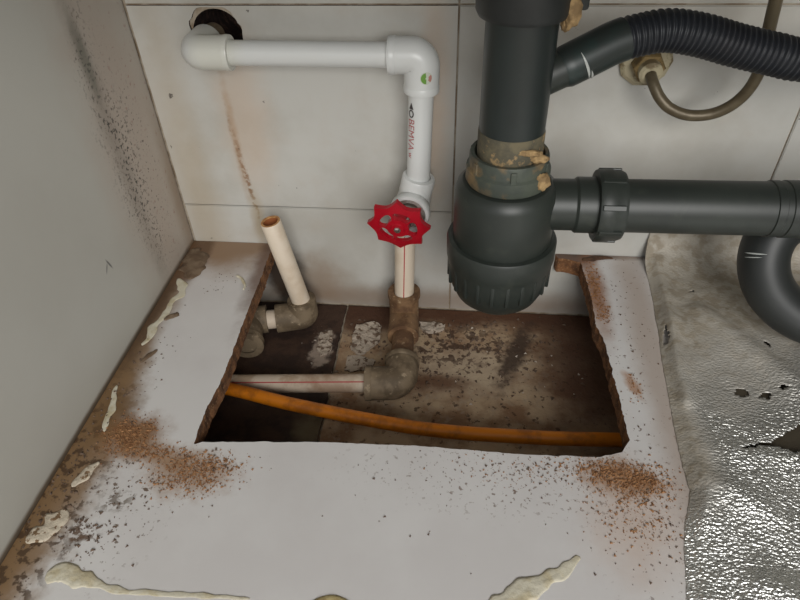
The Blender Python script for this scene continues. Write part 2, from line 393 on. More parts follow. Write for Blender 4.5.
def inside(p, poly):
    c = False; j = len(poly) - 1
    for i in range(len(poly)):
        if (poly[i][1] > p[1]) != (poly[j][1] > p[1]) and p[0] < (poly[j][0] - poly[i][0]) * (p[1] - poly[i][1]) / (poly[j][1] - poly[i][1]) + poly[i][0]:
            c = not c
        j = i
    return c

def prism(outer, holes, z0, z1, place, extra=(), ztop=None, bm=None, side_mat=0):
    """polygon with holes between heights z0 and z1; place(x, y, z) puts a point in the world"""
    bm = bm or bmesh.new()
    V = []; Ed = []
    for loop in [outer] + list(holes):
        s = len(V); V += [Vector(p) for p in loop]
        Ed += [(s + i, s + (i + 1) % len(loop)) for i in range(len(loop))]
    nb = len(V)
    V += [Vector(p) for p in extra]
    rv, re, rf, ov, *_ = delaunay_2d_cdt(V, Ed, [], 0, 1e-7)
    keep = []
    for f in rf:
        c = (sum(rv[i].x for i in f) / 3, sum(rv[i].y for i in f) / 3)
        if inside(c, outer) and not any(inside(c, h) for h in holes): keep.append(f)
    top = [bm.verts.new(place(v.x, v.y, z1 if ztop is None else ztop(v.x, v.y))) for v in rv]
    bot = [bm.verts.new(place(v.x, v.y, z0)) for v in rv]
    cnt = {}
    for f in keep:
        bm.faces.new([top[i] for i in f]); bm.faces.new([bot[i] for i in reversed(f)])
        for a, b in zip(f, list(f[1:]) + [f[0]]): cnt[(a, b)] = 1
    for (a, b) in cnt:
        if (b, a) not in cnt:
            fc = bm.faces.new((top[b], top[a], bot[a], bot[b])); fc.material_index = side_mat
    for v in [v for v in bm.verts if not v.link_faces]: bm.verts.remove(v)
    return bm

def box(x0, x1, y0, y1, z0, z1, bev=0.0, bm=None):
    bm = bm or bmesh.new()
    r = bmesh.ops.create_cube(bm, size=1)
    for v in r['verts']:
        v.co = Vector(((x0 + x1) / 2 + v.co.x * (x1 - x0), (y0 + y1) / 2 + v.co.y * (y1 - y0), (z0 + z1) / 2 + v.co.z * (z1 - z0)))
    if bev: bmesh.ops.bevel(bm, geom=list(bm.edges), offset=bev, segments=2, affect='EDGES', profile=0.5)
    return bm

def jag(pts, step, amp, closed=False, seed=0):
    """roughen a polyline: points every step, moved sideways by noise"""
    out = []; n = len(pts)
    rg = range(n if closed else n - 1)
    for i in rg:
        a = Vector(pts[i]); b = Vector(pts[(i + 1) % n]); L = (b - a).length
        k = max(1, int(L / step)); t = (b - a).normalized(); nn = Vector((-t.y, t.x))
        for j in range(k):
            p = a + (b - a) * j / k
            w = noise.noise(Vector((p.x * 130, p.y * 130, seed))) * amp + noise.noise(Vector((p.x * 420, p.y * 420, seed + 5))) * amp * 0.7
            out.append(tuple(p + nn * w if (j or closed or i) else p))
    if not closed: out.append(tuple(pts[-1]))
    return out

def ribbon(path, widths, height, z=0.0, seed=0, rough=0.42):
    """a smear lying on a surface: domed, with ragged edges"""
    P = catmull([(p[0], p[1], 0) for p in path], 8); n = len(P)
    wi = np.interp(np.linspace(0, 1, n), np.linspace(0, 1, len(widths)), widths)
    hi = np.interp(np.linspace(0, 1, n), np.linspace(0, 1, len(widths)), np.minimum(1.0, np.array(widths) / max(widths) + 0.3))
    bm = bmesh.new(); rows = []; K = 9
    for i in range(n):
        t = (P[min(i + 1, n - 1)] - P[max(i - 1, 0)]).normalized(); nn = Vector((-t.y, t.x, 0))
        e = 1 if 0 < i < n - 1 else 0.25
        row = []
        for k in range(K):
            s = -1 + 2 * k / (K - 1)
            w = wi[i] * 0.5 * (1 + rough * 2 * noise.noise(Vector((P[i].x * 110, P[i].y * 110, seed + (7 if s > 0 else 0)))))
            q = P[i] + nn * s * w * e
            hh = height * hi[i] * (1 - s * s) ** 0.5 * e * (0.75 + 0.6 * noise.noise(Vector((q.x * 260, q.y * 260, seed))))
            row.append(bm.verts.new((q.x, q.y, z + max(hh, 0.00015))))
        rows.append(row)
    bots = [[bm.verts.new((r[0].co.x, r[0].co.y, z)), bm.verts.new((r[-1].co.x, r[-1].co.y, z))] for r in rows]
    for i in range(n - 1):
        for k in range(K - 1): bm.faces.new((rows[i][k], rows[i][k + 1], rows[i + 1][k + 1], rows[i + 1][k]))
        bm.faces.new((bots[i][0], rows[i][0], rows[i + 1][0], bots[i + 1][0]))
        bm.faces.new((rows[i][-1], bots[i][1], bots[i + 1][1], rows[i + 1][-1]))
        bm.faces.new((bots[i][1], bots[i][0], bots[i + 1][0], bots[i + 1][1]))
    for i in (0, n - 1): bm.faces.new([bots[i][0]] + rows[i] + [bots[i][1]])
    return bm

def grains(spots, zf, seed):
    """scattered bits: spots = [(x, y, sx, sy, count, size_min, size_max)]; one mesh"""
    rg = random.Random(seed); V = []; Fc = []
    base = [Vector(v) for v in ((1, 0, -.5), (-.5, .87, -.5), (-.5, -.87, -.5), (0.1, 0, .8))]
    for (x, y, sx, sy, n, a, b, *rest) in spots:
        for _ in range(n):
            px, py = rg.gauss(x, sx), rg.gauss(y, sy)
            ok = zf(px, py)
            if ok is None: continue
            s = a + (b - a) * rg.random() ** 2.5
            ang = rg.random() * 6.28; c, sn = math.cos(ang), math.sin(ang)
            ex = 0.6 + rg.random() * 1.3
            i0 = len(V)
            for v in base:
                X = v.x * ex * s; Y = v.y * s
                V.append((px + X * c - Y * sn, py + X * sn + Y * c, ok + (v.z + 0.5) * s * 0.75))
            Fc += [(i0, i0 + 2, i0 + 1), (i0, i0 + 1, i0 + 3), (i0 + 1, i0 + 2, i0 + 3), (i0 + 2, i0, i0 + 3)]
    me = bpy.data.meshes.new('grains'); me.from_pydata(V, [], Fc); me.update(); return me

def arc_elbow(a, c, b, R, n=10):
    """path a -> c -> b with the corner at c rounded to radius R"""
    a, c, b = Vector(a), Vector(c), Vector(b)
    d1 = (a - c).normalized(); d2 = (b - c).normalized()
    ang = d1.angle(d2); t = R / math.tan(ang / 2)
    p1, p2 = c + d1 * t, c + d2 * t
    ctr = c + (d1 + d2).normalized() * (R / math.sin(ang / 2))
    out = [a]
    v1, v2 = p1 - ctr, p2 - ctr
    for k in range(n + 1):
        s = k / n; w = v1.angle(v2)
        out.append(ctr + (v1 * math.sin((1 - s) * w) + v2 * math.sin(s * w)) / math.sin(w))
    out.append(b); return out

# ---------------------------------------------------------------- the setting
FZ = -0.088                                     # real floor below the cabinet
HC, HR = (0.0790, 0.2265), 0.0240               # broken hole in the tiles
hole_w = [(HC[0] + math.cos(t) * r, HC[1] + math.sin(t) * r) for t, r in
          [(2 * PI * k / 44, HR * (1 + 0.10 * noise.noise(Vector((math.cos(2 * PI * k / 44) * 2.3, math.sin(2 * PI * k / 44) * 2.3, 1.7)))
                                   + 0.05 * noise.noise(Vector((math.cos(2 * PI * k / 44) * 7, math.sin(2 * PI * k / 44) * 7, 3))))) for k in range(44)]]
hole_w = [(x, min(y, 0.2488)) for x, y in hole_w]
hole_back = [(HC[0] + math.cos(2 * PI * k / 36) * 0.0225, HC[1] - 0.001 + math.sin(2 * PI * k / 36) * 0.0215) for k in range(36)]
wall_back = struct(obj('wall_back', prism([(-0.03, FZ - 0.03), (0.95, FZ - 0.03), (0.95, 0.66), (-0.03, 0.66)], [hole_back], -0.12, -0.0026,
                                          lambda x, y, z: (x, -z, y), side_mat=1), ['grout', 'hole']))
obj('pipe_chase', box(0.03, 0.13, 0.085, 0.1, 0.18, 0.28), 'hole', wall_back)
xs = [0.001, 0.2915, 0.5915, 0.8915]; zs = [FZ, 0.0481, 0.2508, 0.4535, 0.655]
G = 0.0008
for i in range(3):
    for j in range(4):
        x0, x1, z0, z1 = xs[i] + G, xs[i + 1] - G, zs[j] + (G if j else 0.0015), zs[j + 1] - G
        b = 0.0008
        if i == 0 and j == 1:
            bm = prism([(x0, z0), (x1, z0), (x1, z1), (x0, z1)], [hole_w], -0.0025, 0.0, lambda x, y, z: (x, -z, y), side_mat=1)
            obj('tile', bm, ['tile', 'hole'], wall_back)
        else:
            bm = box(x0, x1, 0.0, 0.0025, z0, z1)
            bmesh.ops.bevel(bm, geom=[e for e in bm.edges if all(v.co.y < 0.001 for v in e.verts)], offset=b, segments=2, affect='EDGES')
            obj('tile', bm, 'tile', wall_back)

wall_left = struct(obj('wall_left', box(-0.018, -0.0002, -0.60, -0.0002, FZ + 0.0005, 0.655, 0.0006), 'panel'))
wall_right = struct(obj('wall_right', box(0.95, 0.968, -0.60, -0.0002, FZ + 0.0005, 0.655, 0.0006), 'panel'))
# worktop underside with the bowl of the sink let into it, above the picture
bm = box(-0.018, 0.968, -0.62, 0.0, 0.656, 0.69)
box(0.10, 0.60, -0.38, -0.06, 0.386, 0.6555, 0.03, bm)
struct(obj('ceiling', bm, 'cabinet'))

floor = struct(obj('floor', box(-0.6, 1.5, -2.2, 0.0, FZ - 0.03, FZ - 0.003), 'grout'))
def slab(poly, m, seed):
    bm = prism(poly, [], FZ - 0.003, FZ, lambda x, y, z: (x, y, z))
    return obj('floor_slab', bm, m, floor)
seam = [(0.170, -0.001), (0.1695, -0.03), (0.171, -0.08), (0.1725, -0.13), (0.1735, -0.2), (0.175, -0.3), (0.176, -0.6)]
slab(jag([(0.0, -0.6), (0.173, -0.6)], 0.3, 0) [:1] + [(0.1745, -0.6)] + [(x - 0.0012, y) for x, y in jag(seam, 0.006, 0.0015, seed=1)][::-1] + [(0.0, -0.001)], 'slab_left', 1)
slab([(x + 0.0012, y) for x, y in jag(seam, 0.006, 0.0015, seed=1)] + [(0.45, -0.6), (0.472, -0.3), (0.478, -0.001)], 'slab_right', 2)
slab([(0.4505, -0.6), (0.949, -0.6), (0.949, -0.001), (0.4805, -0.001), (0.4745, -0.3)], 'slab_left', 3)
def patch(name, outline, h, seed):
    o = jag(outline, 0.003, 0.0028, True, seed)
    xs_ = [p[0] for p in o]; ys_ = [p[1] for p in o]
    rg = random.Random(seed); ex = []
    while len(ex) < 90:
        q = (rg.uniform(min(xs_), max(xs_)), rg.uniform(min(ys_), max(ys_)))
        if inside(q, o): ex.append(q)
    bm = prism(o, [], FZ - 0.0005, h, lambda x, y, z: (x, y, z), ex, lambda x, y: FZ + h * (0.75 + 0.6 * noise.noise(Vector((x * 150, y * 150, seed)))))
    return obj(name, bm, 'mortar', floor)
patch('mortar_patch', [(0.186, -0.036), (0.205, -0.03), (0.214, -0.036), (0.216, -0.06), (0.206, -0.075), (0.196, -0.082), (0.186, -0.075), (0.184, -0.055)], 0.004, 3)
patch('mortar_patch', [(0.146, -0.052), (0.158, -0.047), (0.163, -0.06), (0.163, -0.08), (0.152, -0.088), (0.147, -0.074)], 0.003, 4)
patch('mortar_patch', [(0.258, -0.028), (0.275, -0.024), (0.29, -0.03), (0.282, -0.04), (0.266, -0.044)], 0.004, 6)
patch('mortar_patch', [(0.184, -0.084), (0.2, -0.084), (0.214, -0.09), (0.212, -0.104), (0.184, -0.106)], 0.002, 8)
struct(obj('trim_1', box(0.0, 0.95, -0.575, -0.56, FZ + 0.0005, -0.019), 'panel'))     # kick board under the front edge

# ---------------------------------------------------------------- cabinet base board with the sawn opening
left_e = [(0.0935, -0.0008), (0.0935, -0.0276), (0.0951, -0.0737), (0.0958, -0.1124), (0.0975, -0.161), (0.0985, -0.2041), (0.0960, -0.2376), (0.0975, -0.2706)]
front_e = [(0.0985, -0.2720), (0.104, -0.2694), (0.1977, -0.262), (0.2766, -0.2596), (0.3613, -0.2612), (0.4139, -0.2588), (0.4312, -0.2529), (0.4392, -0.2411)]
right_e = [(0.4385, -0.2364), (0.4382, -0.201), (0.4369, -0.1674), (0.4355, -0.1304), (0.431, -0.1107), (0.432, -0.0748), (0.4301, -0.0356), (0.4280, -0.0150), (0.4200, -0.0105), (0.4060, -0.0090), (0.4035, -0.0008)]
outline = [(0.0006, -0.0008)] + jag(left_e, 0.002, 0.0010, seed=2) + jag(front_e, 0.004, 0.0007, seed=3) + jag(right_e, 0.002, 0.0011, seed=4) + [(0.949, -0.0008), (0.949, -0.585), (0.0006, -0.585)]
board = obj('cabinet_base_board', prism(outline, [], -0.018, 0.0, lambda x, y, z: (x, y, z), side_mat=1), ['board', 'raw_edge'])
tag(board, 'stained white cabinet base board with a large rough sawn opening', 'board')

# ---------------------------------------------------------------- white water pipe with red valve
Y = -0.035
wp = thing('water_supply_pipe', 'white plastic water pipe bending along tiled wall with red handwheel valve', 'pipe', (0.25, -0.035, FZ))
A = (0.0705, Y, 0.2225); B = (0.2632, Y, 0.2215)
e = tube(arc_elbow((A[0], -0.006, A[2]), A, (A[0] + 0.0310, Y, A[2]), 0.008), 0.0142, 32)
lathe([(0.0136, 0), (0.0146, 0.0006), (0.0146, 0.004), (0.0142, 0.005)], (A[0] + 0.0262, Y, A[2]), (1, 0, 0), 32, e)
obj('wall_elbow', e, 'ppr', wp, True, 40)
obj('wall_pipe', tube([(A[0], -0.012, A[2]), (A[0] + 0.001, 0.012, A[2])], 0.0103, 28), 'ppr_dirty', wp, True, 40)
obj('horizontal_pipe', tube([(A[0] + 0.02, Y, A[2]), B], 0.0103, 32), 'ppr', wp, True, 40)
V1 = (0.2590, Y - 0.001, 0.106)
dirv = (Vector(V1) - Vector(B)).normalized()
e = tube(arc_elbow((B[0] - 0.028, Y, 0.2215), B, tuple(Vector(B) + dirv * 0.030), 0.009), 0.0150, 32)
lathe([(0.0142, 0), (0.0155, 0.0008), (0.0155, 0.0045), (0.0150, 0.0055)], (B[0] - 0.0275, Y, 0.2215), (1, 0, 0), 32, e)
lathe([(0.0142, 0), (0.0155, 0.0008), (0.0155, 0.0045), (0.0150, 0.0055)], tuple(Vector(B) + dirv * 0.0295), tuple(-dirv), 32, e)
elbow = obj('corner_elbow', e, 'ppr', wp, True, 40)
# round sticker on the elbow's lower socket, facing the room
sd = Vector((0.30, -0.88, 0.2)).normalized(); sc_ = Vector(B) + dirv * 0.0135
def curved_disc(c_ax, adir, facing, R, rad, a0=0.0, a1=2 * PI, r0=0.0):
    """disc laid on a cylinder of radius R around the line c_ax + adir, centred on the side facing"""
    ax = Vector(adir).normalized(); fx = (Vector(facing) - ax * Vector(facing).dot(ax)).normalized(); tx = ax.cross(fx)
    bm = bmesh.new(); prev = None
    for i in range(7):
        rr = r0 + (rad - r0) * i / 6; ring = []
        for k in range(25):
            a = a0 + (a1 - a0) * k / 24
            u, v = rr * math.cos(a), rr * math.sin(a)
            th = u / R
            ring.append(bm.verts.new(Vector(c_ax) + ax * v + (fx * math.cos(th) + tx * math.sin(th)) * R))
        if prev:
            for k in range(24): bm.faces.new((prev[k], prev[k + 1], ring[k + 1], ring[k]))
        prev = ring
    bmesh.ops.remove_doubles(bm, verts=bm.verts, dist=1e-7)
    return bm
stk = obj('sticker', curved_disc(sc_, dirv, sd, 0.0153, 0.0052), 'white_print', elbow, True)
obj('sticker_print', curved_disc(sc_, dirv, sd, 0.01545, 0.0046, -PI * 0.45, PI * 0.5, 0.0008), 'green', elbow, True)
obj('sticker_print', curved_disc(sc_, dirv, sd, 0.01545, 0.0048, PI * 0.75, PI * 1.2, 0.002), 'pinkish', elbow, True)
vp = obj('vertical_pipe', tube([B, V1], 0.0110, 32), 'ppr', wp, True, 40)
# printing that runs down the pipe
def wrap_print(text, size, start, R, ax_o, ax_d, facing, m, parent, name='lettering', mesh=None):
    if mesh is None:
        cu = bpy.data.curves.new('print', 'FONT'); cu.body = text; cu.size = size; cu.align_y = 'CENTER'
        to = bpy.data.objects.new('print', cu); COL.objects.link(to)
        dg = bpy.context.evaluated_depsgraph_get(); dg.update()
        me = bpy.data.meshes.new_from_object(to.evaluated_get(dg))
        bpy.data.objects.remove(to); bpy.data.curves.remove(cu)
    else: me = mesh
    bm = bmesh.new(); bm.from_mesh(me); bpy.data.meshes.remove(me)
    bmesh.ops.triangulate(bm, faces=bm.faces)
    for _ in range(3):
        bmesh.ops.subdivide_edges(bm, edges=[e_ for e_ in bm.edges if e_.calc_length() > 0.0018], cuts=1)
        bmesh.ops.triangulate(bm, faces=bm.faces)
    ax = Vector(ax_d).normalized(); fx = (Vector(facing) - ax * Vector(facing).dot(ax)).normalized(); tx = fx.cross(ax)
    ymid = 0.0
    for v in bm.verts:
        th = (v.co.y - ymid) / R
        v.co = Vector(ax_o) + ax * (start + v.co.x) + (fx * math.cos(th) + tx * math.sin(th)) * R
    return obj(name, bm, m, parent)
fac = Vector((-0.66, -0.75, 0.3))
p0 = Vector(B)
bm0 = bmesh.new()
for tri in (((0, -0.0026), (0, 0.0026), (-0.006, 0.0)),):
    bm0.faces.new([bm0.verts.new((x + 0.006, y, 0)) for x, y in tri])
prev = None
rg_ = []
for k in range(21):
    a = 2 * PI * k / 20
    rg_.append((bm0.verts.new((0.010 + 0.0036 * math.cos(a), 0.0030 * math.sin(a), 0)), bm0.verts.new((0.010 + 0.0024 * math.cos(a), 0.0017 * math.sin(a), 0))))
for a_, b_ in zip(rg_, rg_[1:]): bm0.faces.new((a_[0], b_[0], b_[1], a_[1]))
tmp = bpy.data.meshes.new('logo'); bm0.to_mesh(tmp); bm0.free()
wrap_print('', 0, 0.037, 0.01125, p0, dirv, fac, 'black_ink', vp, 'printed_mark', tmp)
wrap_print('BEMVA', 0.0096, 0.0515, 0.01125, p0, dirv, fac, 'red_ink', vp)
wrap_print('w', 0.0075, 0.0835, 0.01125, p0, dirv, fac, 'red_ink', vp)
# stop valve
VC = Vector((0.2530, Y - 0.001, 0.0785))
v_up = (Vector(V1) - VC).normalized(); L0 = Vector((0.2455, Y, 0.052)); L1 = Vector((0.2422, Y, -0.040))
obj('coupling', lathe([(0.0110, 0.0325), (0.0150, 0.0320), (0.0158, 0.0305), (0.0158, 0.015), (0.0150, 0.010)], VC, v_up, 32), 'ppr', wp, True, 40)
vb = lathe([(0.0, 0.017), (0.0150, 0.016), (0.0165, 0.008), (0.0170, 0.0), (0.0165, -0.008), (0.0145, -0.018), (0.0140, -0.028), (0.0132, -0.030), (0.010, -0.030)], VC, v_up, 32)
st = Vector((-0.10, -0.99, 0.03)).normalized()
lathe([(0.0160, 0.0), (0.0175, 0.012), (0.0195, 0.015), (0.0195, 0.0225), (0.0187, 0.0240), (0.0160, 0.0240), (0.0155, 0.020), (0.0, 0.020)], VC + Vector((0.001, 0, 0.003)), st, 40, vb)
valve = obj('valve_body', vb, 'ppr', wp, True, 35)
obj('bonnet', lathe([(0.0153, 0.0202), (0.0153, 0.0215), (0.0120, 0.0225), (0.0110, 0.0285), (0.0085, 0.0325), (0.0052, 0.033), (0.0052, 0.041)], VC + Vector((0.001, 0, 0.003)), st, 6 * 6), 'steel', valve, True, 35)
WC = VC + st * 0.042 + Vector((-0.0045, 0, 0.0040))
def star(t):
    d = (t / (2 * PI) * 8) % 1.0; d = min(d, 1 - d)
    return 0.0296 - 0.0058 * (1 - (1 - 2 * d) ** 2)
outer = [(star(2 * PI * k / 160) * math.cos(2 * PI * k / 160), star(2 * PI * k / 160) * math.sin(2 * PI * k / 160)) for k in range(160)]
slots = []
for s_ in range(5):
    a = 2 * PI * s_ / 5 + 0.02; w = 0.38; ri, ro = 0.0104, 0.0180; sl = []
    for k in range(9):
        t = a - w + 2 * w * k / 8; sl.append((ro * math.cos(t), ro * math.sin(t)))
    for k in range(1, 6):
        t = PI * k / 6; rm = (ri + ro) / 2; q = rm + (ro - rm) * math.cos(t); tt = a + w + 0.2 * math.sin(t); sl.append((q * math.cos(tt), q * math.sin(tt)))
    for k in range(9):
        t = a + w - 2 * w * k / 8; sl.append((ri * math.cos(t), ri * math.sin(t)))
    for k in range(1, 6):
        t = PI * k / 6; rm = (ri + ro) / 2; q = rm - (ro - rm) * math.cos(t); tt = a - w - 0.2 * math.sin(t); sl.append((q * math.cos(tt), q * math.sin(tt)))
    slots.append(sl)
zx = Vector((-0.10, -0.97, -0.20)).normalized(); xx = Vector((0, 0, 1)).cross(zx).normalized(); yy_ = zx.cross(xx)
def wheel_pt(x, y, z):
    r = math.hypot(x, y); return WC + xx * x + yy_ * y + zx * (z + 0.004 * (1 - (r / 0.03) ** 2))
wb = prism(outer, slots, -0.0022, 0.0024, wheel_pt, [(0.006 * math.cos(a), 0.006 * math.sin(a)) for a in np.linspace(0, 6, 12)])
lathe([(0.0072, -0.008), (0.0072, 0.0055), (0.0062, 0.0072), (0.0, 0.0074)], WC, zx, 28, wb)
hw = obj('handwheel', wb, 'red', wp, True, 35)
obj('wheel_screw', lathe([(0.0034, 0.0065), (0.0034, 0.0085), (0.0022, 0.0096), (0.0, 0.0098)], WC, zx, 6), 'steel', hw)
lp = obj('lower_pipe', tube([L0, L1], 0.0106, 32), 'ppr_old', wp, True, 40)
def stripe(a, b, R, facing, half, name='red_line'):
    a, b = Vector(a), Vector(b); ax = (b - a).normalized(); fx = (Vector(facing) - ax * Vector(facing).dot(ax)).normalized(); tx = fx.cross(ax)
    bm = bmesh.new(); pr = None
    for k in range(-2, 3):
        th = half * k / 2; d = (fx * math.cos(th) + tx * math.sin(th)) * R
        cur = (bm.verts.new(a + d), bm.verts.new(b + d))
        if pr: bm.faces.new((pr[0], pr[1], cur[1], cur[0]))
        pr = cur
    return bm
obj('red_line', stripe(L0, L1, 0.01070, (0.05, -0.8, 0.5), 0.05), 'red_line', lp)
# below the tiles the pipe turns towards the room, lies on the floor and turns left
E1 = Vector((0.2420, Y, -0.066)); E2 = Vector((0.2475, -0.137, -0.0675))
e = tube(arc_elbow((0.2422, Y, -0.034), E1, (0.2438, -0.072, -0.0665), 0.010), 0.0165, 28, wob=0.06)
lathe([(0.0115, 0), (0.0178, 0.0005), (0.0178, 0.006), (0.0165, 0.007)], (0.2422, Y, -0.0325), (0, 0, -1), 28, e)
obj('floor_elbow', e, 'ppr_brown', wp, True, 45)
obj('floor_pipe', tube([(0.2428, -0.05, -0.066), E2], 0.0118, 28, wob=0.05), 'ppr_brown', wp, True, 45)
D2 = Vector((0.212, -0.1395, -0.0675))
e = tube(arc_elbow((0.2465, -0.108, -0.067), E2, D2, 0.012), 0.0172, 28, wob=0.04)
lathe([(0.0115, 0), (0.0182, 0.0005), (0.0182, 0.006), (0.0172, 0.007)], D2, (E2 - D2).normalized(), 28, e)
lathe([(0.0115, 0), (0.0182, 0.0005), (0.0182, 0.005), (0.0172, 0.006)], (0.2463, -0.106, -0.067), (0.03, -1, 0), 28, e)
obj('floor_elbow', e, 'ppr_dirty', wp, True, 45)
F0 = Vector((0.22, -0.1388, -0.0675)); F1 = Vector((0.004, -0.1535, -0.071))
fp = obj('floor_pipe', tube([F0, F1], 0.0094, 28), 'ppr_floor', wp, True, 40)
obj('red_line', stripe(F0, F1, 0.0095, (0, -0.55, 0.8), 0.06), 'red_line', fp)

# ---------------------------------------------------------------- open cut-off pipe
cp = thing('cut_water_pipe', 'cut-off cream pipe stub leaning beside the wall with open rusty end', 'pipe', (0.127, -0.04, FZ))
SB = Vector((0.1280, -0.042, -0.052)); ST = Vector((0.1115, -0.047, 0.061)); sdir = (ST - SB).normalized()
Ls = (ST - SB).length
obj('stub_pipe', lathe([(0.0103, 0), (0.0103, Ls - 0.0006), (0.0099, Ls), (0.0078, Ls), (0.0078, Ls - 0.035), (0.0, Ls - 0.035)], SB, sdir, 32), 'ppr_old', cp, True, 40)
obj('cut_rim', lathe([(0.0099, Ls - 0.0004), (0.0098, Ls + 0.0003), (0.0076, Ls + 0.0003), (0.0076, Ls - 0.02)], SB, sdir, 32), 'cut_end', cp, True, 40)
obj('pipe_inside', lathe([(0.00755, Ls - 0.001), (0.00755, Ls - 0.034), (0.0, Ls - 0.034)], SB, sdir, 24), 'inside', cp, True)
e = tube(arc_elbow((0.1275, -0.0415, -0.045), (0.1292, -0.043, -0.068), (0.098, -0.051, -0.068), 0.0065), 0.0160, 28, wob=0.05)
obj('elbow', e, 'ppr_dirty', cp, True, 45)
obj('side_pipe', tube([(0.108, -0.0485, -0.068), (0.062, -0.060, -0.068)], 0.0108, 24), 'ppr_floor', cp, True, 40)
e = tube(arc_elbow((0.088, -0.053, -0.067), (0.070, -0.058, -0.067), (0.076, -0.094, -0.0672), 0.010), 0.0160, 28, wob=0.04)
lathe([(0.011, 0), (0.0185, 0.0005), (0.0185, 0.008), (0.016, 0.009)], (0.0765, -0.097, -0.0672), (-0.15, 1, 0), 28, e)
obj('elbow', e, 'ppr_dirty', cp, True, 45)

# ---------------------------------------------------------------- orange conduit
oc = obj('orange_tube', tube(catmull([(0.02, -0.1665, -0.0605), (0.0719, -0.1650, -0.0570), (0.1555, -0.182, -0.057), (0.2717, -0.1985, -0.058), (0.3713, -0.2005, -0.058), (0.45, -0.196, -0.060), (0.52, -0.19, -0.066), (0.6, -0.19, -0.0815)], 10),
        0.0064, 20), 'orange', None, True, 40)
tag(oc, 'orange plastic tube lying across the floor inside the sawn opening', 'tube')

# ---------------------------------------------------------------- dark green bottle trap
TX, TY = 0.3340, -0.130
tr = thing('bottle_trap', 'dark green plastic bottle trap with drain pipe running off to the right', 'drain trap', (TX, TY, 0.04))
def T(profile, m, name, parent=None, seg=56, mod=None, auto=35, close=False):
    return obj(name, lathe(profile, (TX, TY, 0), (0, 0, 1), seg, None, mod, close), m, parent or tr, True, auto)
tail = T([(0.0234, 0.165), (0.0234, 0.300)], 'drain_tail', 'tailpiece')
T([(0.0236, 0.180), (0.0239, 0.183), (0.0239, 0.203), (0.0236, 0.205)], 'grey_dust', 'dirt_band', tail)
ears = lambda n, a, w: (lambda t, i: 1 + a * max(0.0, math.cos(n * t)) ** w)
ln = T([(0.0238, 0.2815), (0.0285, 0.282), (0.0302, 0.2855), (0.0302, 0.302), (0.0300, 0.306), (0.0200, 0.306), (0.0200, 0.384)], 'drain_dark', 'lock_nut')
for a in (0.12, 1.9):
    bm = box(0.029, 0.0400, -0.006, 0.006, 0.2835, 0.305, 0.002)
    bmesh.ops.rotate(bm, verts=bm.verts, cent=(0, 0, 0), matrix=Matrix.Rotation(a, 3, 'Z'))
    bmesh.ops.translate(bm, verts=bm.verts, vec=(TX, TY, 0)); obj('nut_ear', bm, 'drain_dark', ln, True, 40)
def lump(c, r, m, name, parent, seed=0, amp=0.35):
    bm = bmesh.new(); bmesh.ops.create_icosphere(bm, subdivisions=3, radius=1)
    for v in bm.verts:
        k = 1 + amp * noise.noise(v.co * 2.2 + Vector((seed, 0, 0))) + amp * 0.5 * noise.noise(v.co * 5 + Vector((0, seed, 0)))
        v.co = Vector((c[0] + v.co.x * r[0] * k, c[1] + v.co.y * r[1] * k, c[2] + v.co.z * r[2] * k))
    return obj(name, bm, m, parent, True)
lump((TX + 0.0285, TY - 0.011, 0.2865), (0.0055, 0.005, 0.0100), 'putty', 'putty', ln, 3)
lump((TX + 0.0262, TY - 0.008, 0.2785), (0.0035, 0.004, 0.005), 'putty', 'putty', ln, 5)
sn = T([(0.0240, 0.178), (0.0258, 0.1870), (0.0285, 0.1870), (0.0292, 0.1852), (0.0294, 0.177), (0.0312, 0.1755), (0.0315, 0.166), (0.0304, 0.164), (0.0240, 0.162)], 'slip_nut', 'slip_nut', mod=None)
for k in range(6):
    a = 2 * PI * k / 6 + 0.6
    bm = box(0.0285, 0.0306, -0.0022, 0.0022, 0.1752, 0.1846, 0.0007)
    bmesh.ops.rotate(bm, verts=bm.verts, cent=(0, 0, 0), matrix=Matrix.Rotation(a, 3, 'Z'))
    bmesh.ops.translate(bm, verts=bm.verts, vec=(TX, TY, 0)); obj('nut_rib', bm, 'slip_nut', sn)
lump((TX + 0.0185, TY - 0.0175, 0.1905), (0.0068, 0.0035, 0.0042), 'putty', 'putty', sn, 8, 0.6)
lump((TX + 0.011, TY - 0.0222, 0.1965), (0.0085, 0.0020, 0.0022), 'putty', 'putty', sn, 11, 0.6)
lump((TX + 0.0235, TY - 0.020, 0.1735), (0.0055, 0.005, 0.0065), 'putty', 'putty', sn, 14, 0.4)
T([(0.0240, 0.164), (0.0335, 0.163), (0.0375, 0.1595), (0.0392, 0.154), (0.0394, 0.110), (0.0382, 0.107)], 'drain', 'trap_body')
cap = T([(0.0395, 0.113), (0.0432, 0.1125), (0.0442, 0.1105), (0.0440, 0.0955), (0.0432, 0.0920), (0.0428, 0.0880), (0.0422, 0.080), (0.0402, 0.068), (0.0355, 0.0570), (0.0275, 0.0490), (0.0150, 0.0450), (0.0, 0.0440)], 'drain', 'trap_cap')
rib_me = None
for k in range(22):
    a = 2 * PI * k / 22
    if rib_me is None:
        rb = box(0.0385, 0.0430, -0.0016, 0.0016, 0.0700, 0.0905, 0.0007); 
        ro = obj('grip_rib', rb, 'drain', cap, True, 40)
        rib_me = ro.data
        rib_me.transform(Matrix.Translation(tr.location))      # back to the axis at the origin
        ro.location = Vector((TX, TY, 0)) - tr.location
    else:
        ro = bpy.data.objects.new('grip_rib', rib_me); COL.objects.link(ro); ro.parent = cap
        ro.location = Vector((TX, TY, 0)) - tr.location
    ro.rotation_euler = (0, 0, a)
